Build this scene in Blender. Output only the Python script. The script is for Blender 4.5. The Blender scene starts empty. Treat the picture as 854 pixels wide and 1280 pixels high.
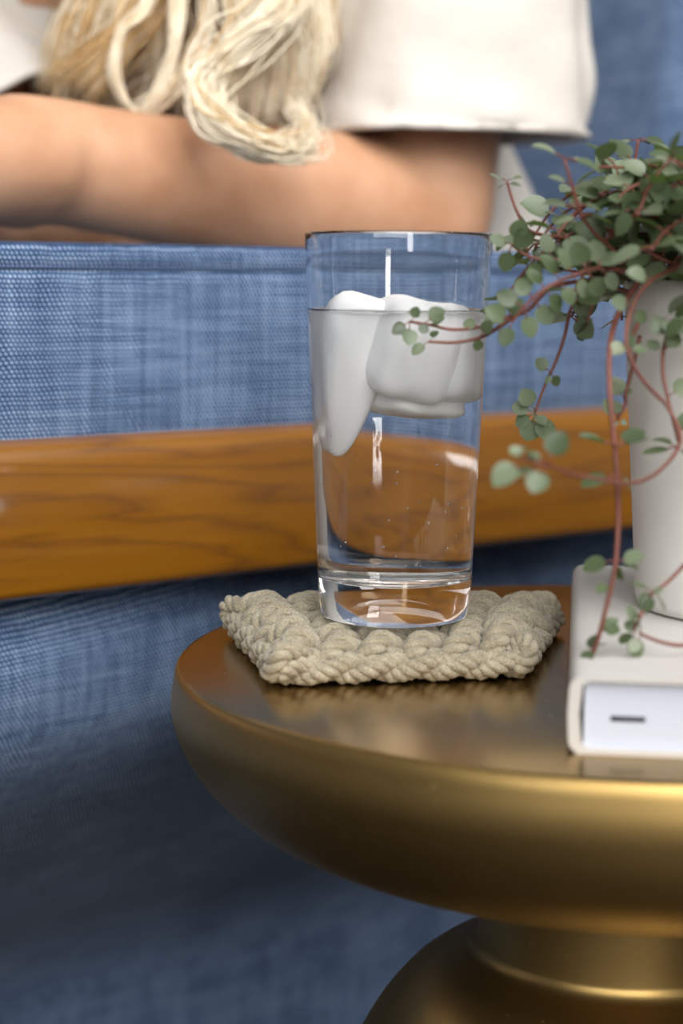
import bpy, bmesh, math, random
from mathutils import Vector, Matrix, Euler, noise

# ------------------------------------------------------------------ camera
F, CAMZ = 2300.0, 0.638
PITCH, ROLL = math.atan((640 - 340) / F), math.radians(0.5)
scene = bpy.context.scene
COL = scene.collection
cam_rot = Euler((math.pi / 2 - PITCH, 0, 0)).to_matrix() @ Matrix.Rotation(ROLL, 3, 'Z')
cd = bpy.data.cameras.new('camera')
cam = bpy.data.objects.new('camera', cd)
COL.objects.link(cam)
cam.matrix_world = Matrix.Translation((0, 0, CAMZ)) @ cam_rot.to_4x4()
cd.sensor_fit = 'VERTICAL'
cd.sensor_height = 36.0
cd.sensor_width = 24.0
cd.lens = F / 1280 * 36.0
cd.clip_start = 0.01
cd.dof.use_dof = True
cd.dof.focus_distance = 0.662
cd.dof.aperture_fstop = 6.3
scene.camera = cam

# ------------------------------------------------------------------ light
world = bpy.data.worlds.new('world')
scene.world = world
world.use_nodes = True
bg = world.node_tree.nodes['Background']
bg.inputs[0].default_value = (1.0, 0.97, 0.94, 1)
bg.inputs[1].default_value = 0.13


def area_light(name, loc, target, sx, sy, power, color):
    ld = bpy.data.lights.new(name, 'AREA')
    ld.shape = 'RECTANGLE'
    ld.size, ld.size_y = sx, sy
    ld.energy, ld.color = power, color
    o = bpy.data.objects.new(name, ld)
    COL.objects.link(o)
    o.location = loc
    d = Vector(target) - Vector(loc)
    o.rotation_euler = d.to_track_quat('-Z', 'Y').to_euler()
    return o


area_light('tall_window_daylight', (0.80, -3.0, 1.75), (0.05, 0.7, 0.6), 0.45, 2.2, 48, (1.0, 0.98, 0.96))
area_light('wide_window_daylight', (-0.8, -3.2, 2.0), (0.05, 0.7, 0.6), 3.0, 1.2, 72, (0.97, 0.985, 1.0))
area_light('roof_window_daylight', (0.85, -0.75, 2.6), (0.05, 0.75, 0.5), 2.8, 2.4, 140, (1.0, 0.985, 0.97))

scene.view_settings.view_transform = 'Standard'
scene.view_settings.look = 'None'
scene.view_settings.exposure = -0.08
scene.view_settings.gamma = 1.0
scene.view_settings.use_curve_mapping = False
scene.cycles.max_bounces = 24
scene.cycles.sample_clamp_indirect = 40
scene.cycles.transmission_bounces = 16
scene.cycles.glossy_bounces = 6
scene.cycles.diffuse_bounces = 8

# ------------------------------------------------------------------ helpers
random.seed(7)


def ray(px, py):
    return cam_rot @ Vector(((px - 427) / F, -(py - 640) / F, -1))


def P(px, py, d):
    v = ray(px, py)
    return Vector((0, 0, CAMZ)) + v * (d / v.y)


def PZ(px, py, z):
    v = ray(px, py)
    return Vector((0, 0, CAMZ)) + v * ((z - CAMZ) / v.z)


def srgb(r, g, b):
    def c(x):
        x /= 255.0
        return x / 12.92 if x <= 0.04045 else ((x + 0.055) / 1.055) ** 2.4
    return (c(r), c(g), c(b), 1.0)


def tag(o, label=None, cat=None, group=None, kind=None):
    if label: o['label'] = label
    if cat: o['category'] = cat
    if group: o['group'] = group
    if kind: o['kind'] = kind
    return o


def empty(name, loc=(0, 0, 0), rz=0.0):
    o = bpy.data.objects.new(name, None)
    COL.objects.link(o)
    o.empty_display_size = 0.02
    o.location = loc
    o.rotation_euler = (0, 0, rz)
    return o


def link(name, me, parent=None):
    o = bpy.data.objects.new(name, me)
    COL.objects.link(o)
    if parent is not None:
        o.parent = parent
    return o


def mesh(name, V, Fc, mat, smooth=True):
    me = bpy.data.meshes.new(name)
    me.from_pydata([tuple(v) for v in V], [], Fc)
    bm = bmesh.new()
    bm.from_mesh(me)
    bmesh.ops.recalc_face_normals(bm, faces=bm.faces)
    bm.to_mesh(me)
    bm.free()
    if mat is not None:
        me.materials.append(mat)
    if smooth:
        me.polygons.foreach_set('use_smooth', [True] * len(me.polygons))
    me.update()
    return me


def build(name, V, Fc, mat, parent=None, smooth=True):
    return link(name, mesh(name, V, Fc, mat, smooth), parent)


def lathe_data(prof, n=96, close=False):
    """prof: (r, z) list, r=0 gives a pole"""
    V, Fc, rings = [], [], []
    for r, z in prof:
        if r < 1e-7:
            rings.append([len(V)])
            V.append((0, 0, z))
        else:
            rings.append(list(range(len(V), len(V) + n)))
            for k in range(n):
                a = 2 * math.pi * k / n
                V.append((r * math.cos(a), r * math.sin(a), z))
    m = len(rings)
    for i in range(m if close else m - 1):
        A, B = rings[i], rings[(i + 1) % m]
        if len(A) == 1 and len(B) == 1:
            continue
        for k in range(n):
            k2 = (k + 1) % n
            if len(A) == 1:
                Fc.append((A[0], B[k2], B[k]))
            elif len(B) == 1:
                Fc.append((A[k], A[k2], B[0]))
            else:
                Fc.append((A[k], A[k2], B[k2], B[k]))
    return V, Fc


def smooth_path(pts, n):
    """Catmull-Rom through pts, n samples per span; also works on tuples of any length"""
    pts = [tuple(p) for p in pts]
    out = []
    m = len(pts)
    for i in range(m - 1):
        p0, p1, p2, p3 = pts[max(i - 1, 0)], pts[i], pts[i + 1], pts[min(i + 2, m - 1)]
        for k in range(n):
            t = k / n
            out.append(tuple(0.5 * (2 * b + (c - a) * t + (2 * a - 5 * b + 4 * c - d) * t * t + (3 * b - a - 3 * c + d) * t ** 3)
                             for a, b, c, d in zip(p0, p1, p2, p3)))
    out.append(pts[-1])
    return out


def frames(pts):
    pts = [Vector(p[:3]) for p in pts]
    m = len(pts)
    T = [(pts[min(i + 1, m - 1)] - pts[max(i - 1, 0)]).normalized() for i in range(m)]
    up = Vector((0, 0, 1)) if abs(T[0].z) < 0.9 else Vector((1, 0, 0))
    N = (up - T[0] * up.dot(T[0])).normalized()
    out = []
    for i in range(m):
        N = (N - T[i] * N.dot(T[i]))
        N = N.normalized() if N.length > 1e-6 else T[i].orthogonal().normalized()
        out.append((pts[i], T[i], N, T[i].cross(N)))
    return out


def tube_data(pts, rad, n=8, V=None, Fc=None, sq=1.0):
    V = [] if V is None else V
    Fc = [] if Fc is None else Fc
    fr = frames(pts)
    rings = []
    for i, (p, t, a, b) in enumerate(fr):
        r = rad[i] if isinstance(rad, (list, tuple)) else rad
        rings.append(len(V))
        for k in range(n):
            th = 2 * math.pi * k / n
            V.append(p + a * (r * math.cos(th)) + b * (r * sq * math.sin(th)))
    for i in range(len(rings) - 1):
        A, B = rings[i], rings[i + 1]
        for k in range(n):
            k2 = (k + 1) % n
            Fc.append((A + k, A + k2, B + k2, B + k))
    for base, sgn, idx in ((rings[0], -1, 0), (rings[-1], 1, -1)):
        r = rad[idx] if isinstance(rad, (list, tuple)) else rad
        c = len(V)
        V.append(fr[idx][0] + fr[idx][1] * (sgn * r * 0.6))
        for k in range(n):
            Fc.append((base + k, base + (k + 1) % n, c))
    return V, Fc


def extrude_profile(prof, x0, x1, nx=2):
    """closed (y,z) profile swept along x"""
    V, Fc = [], []
    n = len(prof)
    for i in range(nx):
        x = x0 + (x1 - x0) * i / (nx - 1)
        V += [(x, y, z) for y, z in prof]
    for i in range(nx - 1):
        for k in range(n):
            k2 = (k + 1) % n
            Fc.append((i * n + k, i * n + k2, (i + 1) * n + k2, (i + 1) * n + k))
    Fc.append(tuple(range(n)))
    Fc.append(tuple((nx - 1) * n + k for k in range(n)))
    return V, Fc


def arc(cy, cz, r, a0, a1, n=6):
    return [(cy + r * math.cos(math.radians(a0 + (a1 - a0) * i / n)), cz + r * math.sin(math.radians(a0 + (a1 - a0) * i / n))) for i in range(n + 1)]


def box_mesh(name, lo, hi, mat, bevel=0.0, seg=3):
    bm = bmesh.new()
    bmesh.ops.create_cube(bm, size=1)
    for v in bm.verts:
        v.co = Vector([(lo[i] + hi[i]) / 2 + v.co[i] * (hi[i] - lo[i]) for i in range(3)])
    if bevel:
        bmesh.ops.bevel(bm, geom=list(bm.edges), offset=bevel, segments=seg, affect='EDGES', profile=0.5)
    me = bpy.data.meshes.new(name)
    bm.to_mesh(me)
    bm.free()
    me.materials.append(mat)
    me.polygons.foreach_set('use_smooth', [True] * len(me.polygons))
    return me


def sharp(o, ang=35):
    me = o.data
    bm = bmesh.new()
    bm.from_mesh(me)
    for e in bm.edges:
        if len(e.link_faces) == 2 and e.calc_face_angle(0) > math.radians(ang):
            e.smooth = False
    bm.to_mesh(me)
    bm.free()
    return o


def ellipsoid(c, r, rot=None, nu=16, nv=10, V=None, Fc=None):
    V = [] if V is None else V
    Fc = [] if Fc is None else Fc
    b = len(V)
    M = rot or Matrix.Identity(3)
    c = Vector(c)
    V.append(c + M @ Vector((0, 0, r[2])))
    for j in range(1, nv):
        ph = math.pi * j / nv
        for k in range(nu):
            th = 2 * math.pi * k / nu
            V.append(c + M @ Vector((r[0] * math.sin(ph) * math.cos(th), r[1] * math.sin(ph) * math.sin(th), r[2] * math.cos(ph))))
    V.append(c + M @ Vector((0, 0, -r[2])))
    e = len(V) - 1
    for k in range(nu):
        k2 = (k + 1) % nu
        Fc.append((b, b + 1 + k, b + 1 + k2))
        for j in range(nv - 2):
            q = b + 1 + j * nu
            Fc.append((q + k, q + nu + k, q + nu + k2, q + k2))
        q = b + 1 + (nv - 2) * nu
        Fc.append((q + k, e, q + k2))
    return V, Fc


def remeshed(name, V, Fc, mat, voxel, parent=None, smooth_it=6):
    """fuse overlapping closed pieces into one continuous surface"""
    me = mesh(name, V, Fc, mat)
    o = bpy.data.objects.new('fuse', me)
    COL.objects.link(o)
    m = o.modifiers.new('r', 'REMESH')
    m.mode = 'VOXEL'
    m.voxel_size = voxel
    m.use_smooth_shade = True
    s = o.modifiers.new('s', 'SMOOTH')
    s.factor = 0.5
    s.iterations = smooth_it
    dg = bpy.context.evaluated_depsgraph_get()
    out = bpy.data.meshes.new_from_object(o.evaluated_get(dg))
    bpy.data.objects.remove(o)
    out.name = name
    out.polygons.foreach_set('use_smooth', [True] * len(out.polygons))
    return link(name, out, parent)


# ------------------------------------------------------------------ materials
def mat_new(name):
    m = bpy.data.materials.new(name)
    m.use_nodes = True
    nt = m.node_tree
    b = nt.nodes['Principled BSDF']
    return m, nt, b, nt.links


def node(nt, typ, **kw):
    n = nt.nodes.new(typ)
    for k, v in kw.items():
        setattr(n, k, v)
    return n


def mth(nt, op, a, b=None, c=None):
    n = nt.nodes.new('ShaderNodeMath')
    n.operation = op
    for i, v in enumerate((a, b, c)):
        if v is None: continue
        if isinstance(v, (int, float)):
            n.inputs[i].default_value = v
        else:
            nt.links.new(v, n.inputs[i])
    return n.outputs[0]


def ramp(nt, fac, stops):
    r = nt.nodes.new('ShaderNodeValToRGB')
    while len(r.color_ramp.elements) < len(stops):
        r.color_ramp.elements.new(0.5)
    for e, (p, c) in zip(r.color_ramp.elements, stops):
        e.position = p
        e.color = c
    nt.links.new(fac, r.inputs[0])
    return r.outputs[0]


def noise_tex(nt, scale, detail=3, vec_scale=None, rough=0.5, src='Object'):
    tc = nt.nodes.new('ShaderNodeTexCoord')
    n = nt.nodes.new('ShaderNodeTexNoise')
    n.inputs['Scale'].default_value = scale
    n.inputs['Detail'].default_value = detail
    n.inputs['Roughness'].default_value = rough
    if vec_scale:
        mp = nt.nodes.new('ShaderNodeMapping')
        mp.inputs['Scale'].default_value = vec_scale
        nt.links.new(tc.outputs[src], mp.inputs[0])
        nt.links.new(mp.outputs[0], n.inputs['Vector'])
    else:
        nt.links.new(tc.outputs[src], n.inputs['Vector'])
    return n.outputs[0]


def bump(nt, b, height, strength, dist):
    n = nt.nodes.new('ShaderNodeBump')
    n.inputs['Strength'].default_value = strength
    n.inputs['Distance'].default_value = dist
    nt.links.new(height, n.inputs['Height'])
    nt.links.new(n.outputs[0], b.inputs['Normal'])


def simple(name, col, rough=0.6, var=None, nscale=20, metallic=0.0, bumps=None, sheen=0.0):
    m, nt, b, L = mat_new(name)
    b.inputs['Roughness'].default_value = rough
    b.inputs['Metallic'].default_value = metallic
    b.inputs['Sheen Weight'].default_value = sheen
    f = noise_tex(nt, nscale, 4)
    c2 = var or tuple(x * 0.85 for x in col[:3]) + (1,)
    L.new(ramp(nt, f, [(0.3, c2), (0.7, col)]), b.inputs['Base Color'])
    if bumps:
        bump(nt, b, noise_tex(nt, bumps[0], 3), bumps[1], bumps[2])
    return m


def weave_mat(name, axes='xz'):
    m, nt, b, L = mat_new(name)
    tc = nt.nodes.new('ShaderNodeTexCoord')
    sp = nt.nodes.new('ShaderNodeSeparateXYZ')
    L.new(tc.outputs['Object'], sp.inputs[0])
    wob = noise_tex(nt, 60, 2)
    x = sp.outputs[0] if axes[0] == 'x' else sp.outputs[1]
    z = mth(nt, 'MULTIPLY_ADD', sp.outputs[1], -0.4, sp.outputs[2]) if axes[0] == 'x' else sp.outputs[2]
    x = mth(nt, 'MULTIPLY_ADD', wob, 0.0030, x)
    z = mth(nt, 'MULTIPLY_ADD', wob, 0.0014, z)
    px, pz = 0.0022, 0.00185
    tw = 2 * math.pi
    zz = mth(nt, 'MULTIPLY', z, tw / pz)
    a = mth(nt, 'SINE', zz)
    xx = mth(nt, 'MULTIPLY_ADD', x, tw / px, mth(nt, 'MULTIPLY', zz, 0.5))
    s = mth(nt, 'SINE', xx)
    A = mth(nt, 'MULTIPLY_ADD', a, 0.5, 0.5)
    B = mth(nt, 'MULTIPLY_ADD', s, 0.5, 0.5)
    w = mth(nt, 'MULTIPLY', mth(nt, 'POWER', A, 0.7), B)
    vs = (26, 26, 420) if axes[0] == 'x' else (26, 26, 420)
    slub_h = noise_tex(nt, 1.0, 3, vs)
    slub_v = noise_tex(nt, 1.0, 3, (330, 330, 14))
    blot = noise_tex(nt, 30, 4)
    sl = mth(nt, 'ADD', mth(nt, 'MULTIPLY', slub_h, 0.5), mth(nt, 'MULTIPLY', slub_v, 0.5))
    f = mth(nt, 'ADD', mth(nt, 'MULTIPLY', w, 0.85), mth(nt, 'MULTIPLY_ADD', sl, 0.9, -0.36))
    f = mth(nt, 'ADD', f, mth(nt, 'MULTIPLY_ADD', blot, 0.3, -0.15))
    col = ramp(nt, f, [(0.0, srgb(26, 44, 74)), (0.30, srgb(60, 86, 122)), (0.60, srgb(104, 130, 164)), (1.0, srgb(196, 207, 222))])
    L.new(col, b.inputs['Base Color'])
    b.inputs['Roughness'].default_value = 0.9
    b.inputs['Specular IOR Level'].default_value = 0.15
    b.inputs['Sheen Weight'].default_value = 0.1
    bump(nt, b, w, 0.6, 0.0006)
    return m


def wood_mat():
    m, nt, b, L = mat_new('oiled_wood')
    n1 = noise_tex(nt, 1.0, 4, (1.5, 17, 17))
    tc = nt.nodes.new('ShaderNodeTexCoord')
    sp = nt.nodes.new('ShaderNodeSeparateXYZ')
    L.new(tc.outputs['Object'], sp.inputs[0])
    q = mth(nt, 'MULTIPLY_ADD', n1, 13.0, mth(nt, 'MULTIPLY', sp.outputs[2], 90.0))
    q = mth(nt, 'ADD', q, mth(nt, 'MULTIPLY', sp.outputs[0], 3.0))
    wv = mth(nt, 'FRACT', q)
    pore = noise_tex(nt, 1.0, 3, (40, 900, 900))
    g = mth(nt, 'MULTIPLY_ADD', pore, 0.35, mth(nt, 'MULTIPLY', wv, 0.75))
    col = ramp(nt, g, [(0.08, srgb(104, 62, 18)), (0.35, srgb(132, 84, 14)), (0.75, srgb(126, 79, 14)), (1.0, srgb(98, 58, 22))])
    L.new(col, b.inputs['Base Color'])
    b.inputs['Roughness'].default_value = 0.30
    b.inputs['Specular IOR Level'].default_value = 0.5
    b.inputs['Coat Weight'].default_value = 1.0
    b.inputs['Coat IOR'].default_value = 1.8
    b.inputs['Coat Roughness'].default_value = 0.09
    bump(nt, b, pore, 0.12, 0.0004)
    return m


def brass_mat(name, rough):
    m, nt, b, L = mat_new(name)
    b.inputs['Metallic'].default_value = 1.0
    n = noise_tex(nt, 14, 5)
    sp = noise_tex(nt, 420, 2)
    col = ramp(nt, n, [(0.3, (0.34, 0.225, 0.080, 1)), (0.7, (0.41, 0.272, 0.098, 1))])
    L.new(col, b.inputs['Base Color'])
    r = mth(nt, 'ADD', mth(nt, 'MULTIPLY_ADD', n, 0.10, rough), mth(nt, 'MULTIPLY', mth(nt, 'GREATER_THAN', sp, 0.72), 0.12))
    L.new(r, b.inputs['Roughness'])
    bump(nt, b, noise_tex(nt, 90, 3), 0.04, 0.0006)
    return m


def rope_mat():
    m, nt, b, L = mat_new('cotton_rope')
    fib = noise_tex(nt, 1700, 3)
    n = noise_tex(nt, 160, 3)
    f = mth(nt, 'MULTIPLY_ADD', fib, 0.6, mth(nt, 'MULTIPLY', n, 0.4))
    L.new(ramp(nt, f, [(0.3, srgb(104, 95, 78)), (0.5, srgb(150, 141, 120)), (0.7, srgb(184, 176, 156))]), b.inputs['Base Color'])
    b.inputs['Roughness'].default_value = 0.95
    b.inputs['Specular IOR Level'].default_value = 0.1
    b.inputs['Sheen Weight'].default_value = 0.25
    bump(nt, b, fib, 0.55, 0.0006)
    return m


def glass_mat(name, ior, col=(1, 1, 1, 1), rough=0.0):
    m, nt, b, L = mat_new(name)
    b.inputs['Base Color'].default_value = col
    b.inputs['Transmission Weight'].default_value = 1.0
    b.inputs['Roughness'].default_value = rough
    b.inputs['IOR'].default_value = ior
    return m


def ice_mat():
    m, nt, b, L = mat_new('cloudy_ice')
    n = noise_tex(nt, 55, 4)
    L.new(ramp(nt, n, [(0.25, srgb(244, 247, 249)), (0.7, srgb(254, 254, 255))]), b.inputs['Base Color'])
    b.inputs['Roughness'].default_value = 0.32
    b.inputs['IOR'].default_value = 1.31
    b.inputs['Transmission Weight'].default_value = 0.0
    tr = nt.nodes.new('ShaderNodeBsdfTranslucent')
    tr.inputs[0].default_value = srgb(250, 252, 254)
    mx = nt.nodes.new('ShaderNodeMixShader')
    mx.inputs[0].default_value = 0.02
    out = nt.nodes['Material Output']
    L.new(b.outputs[0], mx.inputs[1])
    L.new(tr.outputs[0], mx.inputs[2])
    L.new(mx.outputs[0], out.inputs[0])
    bump(nt, b, noise_tex(nt, 120, 3), 0.15, 0.001)
    return m


def leaf_mat():
    m, nt, b, L = mat_new('leaf_green')
    oi = nt.nodes.new('ShaderNodeObjectInfo')
    n = noise_tex(nt, 220, 2)
    f = mth(nt, 'MULTIPLY_ADD', n, 0.35, mth(nt, 'MULTIPLY', oi.outputs['Random'], 0.65))
    L.new(ramp(nt, f, [(0.1, srgb(60, 72, 50)), (0.45, srgb(86, 100, 72)), (0.7, srgb(108, 120, 98)), (0.92, srgb(132, 140, 108))]), b.inputs['Base Color'])
    b.inputs['Roughness'].default_value = 0.38
    tr = nt.nodes.new('ShaderNodeBsdfTranslucent')
    tr.inputs[0].default_value = srgb(120, 150, 70)
    mx = nt.nodes.new('ShaderNodeMixShader')
    mx.inputs[0].default_value = 0.2
    L.new(b.outputs[0], mx.inputs[1])
    L.new(tr.outputs[0], mx.inputs[2])
    L.new(mx.outputs[0], nt.nodes['Material Output'].inputs[0])
    return m


def skin_mat():
    m, nt, b, L = mat_new('skin')
    n = noise_tex(nt, 26, 4)
    L.new(ramp(nt, n, [(0.3, srgb(182, 132, 98)), (0.7, srgb(204, 158, 125))]), b.inputs['Base Color'])
    b.inputs['Roughness'].default_value = 0.5
    b.inputs['Subsurface Weight'].default_value = 0.15
    b.inputs['Subsurface Radius'].default_value = (0.012, 0.005, 0.003)
    b.inputs['Subsurface Scale'].default_value = 1.0
    return m


def hair_mat(name, c1, c2):
    m, nt, b, L = mat_new(name)
    n = noise_tex(nt, 60, 3)
    L.new(ramp(nt, n, [(0.3, c1), (0.7, c2)]), b.inputs['Base Color'])
    b.inputs['Roughness'].default_value = 0.42
    b.inputs['Sheen Weight'].default_value = 0.1
    return m


M = dict(
    weave=weave_mat('blue_weave'), weave_side=weave_mat('blue_weave_back', 'yz'), wood=wood_mat(), brass=brass_mat('brushed_brass', 0.36), brass_top=brass_mat('polished_brass', 0.18), rope=rope_mat(),
    glass=glass_mat('clear_glass', 1.5), water=glass_mat('water', 1.333), wet=glass_mat('glass_to_water', 1.5 / 1.333), ice=ice_mat(), bubble=glass_mat('air_bubble', 0.75),
    leaf=leaf_mat(), stem=simple('red_stem', srgb(122, 70, 56), 0.5, srgb(92, 48, 38), 90),
    pot=simple('matte_ceramic', srgb(228, 226, 221), 0.65, srgb(221, 218, 212), 9, bumps=(60, 0.08, 0.001)),
    soil=simple('soil', srgb(52, 40, 30), 0.95, srgb(30, 22, 16), 200, bumps=(300, 0.8, 0.002)),
    cover=simple('book_cloth', srgb(190, 187, 183), 0.7, srgb(183, 179, 174), 14, bumps=(900, 0.08, 0.0004)),
    ink=simple('black_ink', srgb(30, 32, 44), 0.6),
    skin=skin_mat(), hair=hair_mat('blonde_hair', srgb(228, 211, 178), srgb(250, 241, 220)),
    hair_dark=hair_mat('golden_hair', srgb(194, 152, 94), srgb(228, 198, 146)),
    shirt=simple('cream_cotton', srgb(208, 202, 194), 0.9, srgb(202, 195, 186), 12, bumps=(22, 0.3, 0.012), sheen=0.1),
    jeans=simple('grey_cotton', srgb(92, 96, 104), 0.9),
    eye=simple('eye', srgb(90, 110, 120), 0.2), lip=simple('lip', srgb(190, 110, 100), 0.5),
    wall=simple('wall_paint', srgb(236, 233, 228), 0.9, nscale=3), seam=simple('seam_thread', srgb(44, 62, 92), 0.9, nscale=300),
    leg=simple('sofa_leg_wood', srgb(120, 72, 30), 0.5, nscale=40),
)


def floor_mat():
    m, nt, b, L = mat_new('dark_floorboards')
    n = noise_tex(nt, 1.0, 4, (3, 40, 40))
    L.new(ramp(nt, n, [(0.3, srgb(28, 22, 18)), (0.7, srgb(46, 37, 31))]), b.inputs['Base Color'])
    b.inputs['Roughness'].default_value = 0.5
    return m


def pages_mat():
    m, nt, b, L = mat_new('page_edges')
    n = noise_tex(nt, 1.0, 2, (6, 6, 2600))
    L.new(ramp(nt, n, [(0.3, srgb(176, 182, 196)), (0.7, srgb(194, 199, 211))]), b.inputs['Base Color'])
    b.inputs['Roughness'].default_value = 0.75
    return m


# ------------------------------------------------------------------ room
fl = tag(link('floor', box_mesh('floor', (-3, -3.2, -0.05), (3, 3, 0), floor_mat())), kind='structure')
wl = tag(link('wall_back', box_mesh('wall_back', (-3, 2.6, 0), (3, 2.7, 2.7), M['wall'])), kind='structure')

# ------------------------------------------------------------------ sofa
SA = math.radians(38.8)
SO = Vector((-0.139, 0.74, 0))
sofa = tag(empty('sofa', SO, SA), 'blue woven sofa with an orange brown wooden side rail behind the brass table', 'sofa')


def S(u, v, z):
    return SO + Vector((u * math.cos(SA) - v * math.sin(SA), u * math.sin(SA) + v * math.cos(SA), z))


U0, U1 = -0.42, 0.84
# upper arm pad, boxed edge with a seam just below the top
prof = [(0.014, 0.53), (0.0105, 0.58), (0.0105, 0.632), (0.0118, 0.6365), (0.0135, 0.6385), (0.0118, 0.6405)]
prof += arc(0.0175, 0.6435, 0.0058, 190, 90, 5)
prof += [(0.035, 0.6445), (0.06, 0.633), (0.10, 0.617)] + arc(0.19, 0.603, 0.010, 90, 0, 5) + [(0.2, 0.53)]
V, Fc = extrude_profile(prof, U0, U1, 3)
arm = build('arm_pad', V, Fc, M['weave'], sofa)
V, Fc = tube_data([(U0, 0.0128, 0.6385), (0.2, 0.0128, 0.6385), (U1, 0.0128, 0.6385)], 0.0009, 8)
build('seam', V, Fc, M['seam'], arm)
# wooden rail, rounded top edge
prof = arc(0.0045, 0.5070, 0.0045, 270, 180, 4) + arc(0.0125, 0.5560, 0.0125, 180, 90, 10) + [(0.030, 0.5685), (0.030, 0.5025)]
V, Fc = extrude_profile(prof, U0, U1, 3)
sharp(build('side_rail', V, Fc, M['wood'], sofa), 60)
# lower side panel, undercut shaped to turn its lower part into shade
prof = smooth_path([(0.030, 0.506), (0.016, 0.494), (0.0075, 0.478), (0.0060, 0.460), (0.0105, 0.438), (0.025, 0.416), (0.049, 0.394), (0.080, 0.371), (0.114, 0.347), (0.150, 0.322), (0.190, 0.294), (0.232, 0.264), (0.268, 0.232), (0.290, 0.185), (0.294, 0.06)], 3)
prof = prof + [(0.31, 0.06), (0.31, 0.298), (0.20, 0.33), (0.20, 0.506)]
V, Fc = [], []
nu, n = 40, len(prof)
for i in range(nu):
    u = U0 + 0.01 + (U1 - U0 - 0.01) * i / (nu - 1)
    t = min(1.0, max(0.0, (u + 0.08) / 0.45))
    off = 0.050 * t * t * (3 - 2 * t)  # recess deepens along the rail, shaped to keep the panel dark there
    V += [(u, v + off * max(0.0, 1 - v / 0.20), z) for v, z in prof]
for i in range(nu - 1):
    for k in range(n):
        k2 = (k + 1) % n
        Fc.append((i * n + k, i * n + k2, (i + 1) * n + k2, (i + 1) * n + k))
Fc += [tuple(range(n)), tuple((nu - 1) * n + k for k in range(n))]
sharp(build('side_panel', V, Fc, M['weave'], sofa), 60)
link('seat_base', box_mesh('seat_base', (U0 + 0.01, 0.311, 0.14), (U1, 1.72, 0.30), M['weave_side'], 0.012), sofa)
link('seat_cushion', box_mesh('seat_cushion', (U0, 0.205, 0.302), (0.60, 1.54, 0.435), M['weave_side'], 0.035, 5), sofa)
# back rest: slightly leaning slab, seen at the top right
V, Fc = [], []
prof = [(0.595, 0.305), (0.60, 0.45), (0.628, 0.70), (0.655, 0.92)] + [(0.68, 0.965), (0.72, 0.985), (0.77, 0.97), (0.80, 0.93), (0.82, 0.70), (0.83, 0.305)]
for y in (0.0, 1.75):
    V += [(x, y, z) for x, z in prof]
n = len(prof)
Fc = [(k, (k + 1) % n, n + (k + 1) % n, n + k) for k in range(n)] + [tuple(range(n)), tuple(range(n, 2 * n))]
for y0, y1 in ((0.205, 0.87), (0.875, 1.54)):
    Vc = [(x, y0 if i < n else y1, z) for i, (x, y, z) in enumerate(V)]
    me = mesh('back_cushion', Vc, Fc, M['weave_side'])
    bm = bmesh.new(); bm.from_mesh(me)
    bmesh.ops.bevel(bm, geom=[e for e in bm.edges if abs(e.verts[0].co.y - e.verts[1].co.y) < 1e-6], offset=0.02, segments=4, affect='EDGES', profile=0.5)
    bm.to_mesh(me); bm.free()
    me.polygons.foreach_set('use_smooth', [True] * len(me.polygons))
    link('back_cushion', me, sofa)
link('arm_pad_far', box_mesh('arm_pad', (U0, 1.545, 0.305), (U1, 1.735, 0.6505), M['weave'], 0.012), sofa).name = 'arm_pad.001'
for u, v in ((U0 + 0.06, 0.36), (U1 - 0.06, 0.36), (U0 + 0.06, 1.66), (U1 - 0.06, 1.66)):
    V, Fc = lathe_data([(0, 0), (0.014, 0), (0.022, 0.14), (0, 0.14)], 20)
    sharp(build('leg', [(x + u, y + v, z) for x, y, z in V], Fc, M['leg'], sofa), 50)

# ------------------------------------------------------------------ side table
ZT = 0.5
TC = Vector((0.104, 0.652, 0))
table = tag(empty('side_table', TC), 'round antique brass side table with a bowl shaped top and waisted pedestal', 'table')
R = 0.1645
prof = [(0, 0), (0.08, 0), (R - 0.0045, 0), (R - 0.0028, -0.0004), (R - 0.0019, -0.0013), (R - 0.0014, -0.0025)]
low = [(R - 0.0010, -0.0045), (R, -0.013), (R - 0.0008, -0.020), (R - 0.0048, -0.030), (R - 0.0130, -0.041), (R - 0.026, -0.0510), (R - 0.046, -0.0600), (R - 0.072, -0.0670), (R - 0.095, -0.0710), (0.056, -0.0735)]
prof += smooth_path(low, 5) + [(0.05, -0.0735), (0.0, -0.0735)]
V, Fc = lathe_data([(r, z + ZT) for r, z in prof], 160)
tt = sharp(build('table_top', V, Fc, M['brass'], table), 60)
tt.data.materials.append(M['brass_top'])
for p in tt.data.polygons:
    if p.normal.z > 0.95: p.material_index = 1
low = [(0.0530, -0.0730), (0.0524, -0.083), (0.0524, -0.100), (0.0530, -0.1045), (0.0555, -0.1075), (0.060, -0.1095), (0.069, -0.1140), (0.080, -0.1230), (0.0915, -0.1380), (0.101, -0.158), (0.107, -0.185), (0.110, -0.23), (0.112, -0.31), (0.108, -0.40), (0.112, -0.47), (0.118, -0.4985)]
V, Fc = lathe_data([(0, ZT - 0.073)] + [(r, z + ZT) for r, z in smooth_path(low, 6)] + [(0.118, 0), (0, 0)], 128)
sharp(build('pedestal', V, Fc, M['brass'], table), 60)
V, Fc = lathe_data([(0.0522, ZT - 0.0728), (0.0550, ZT - 0.0732), (0.0562, ZT - 0.0750), (0.0550, ZT - 0.0768), (0.0522, ZT - 0.0772)], 96, close=True)
build('neck_ring', V, Fc, M['brass'], table)

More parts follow.
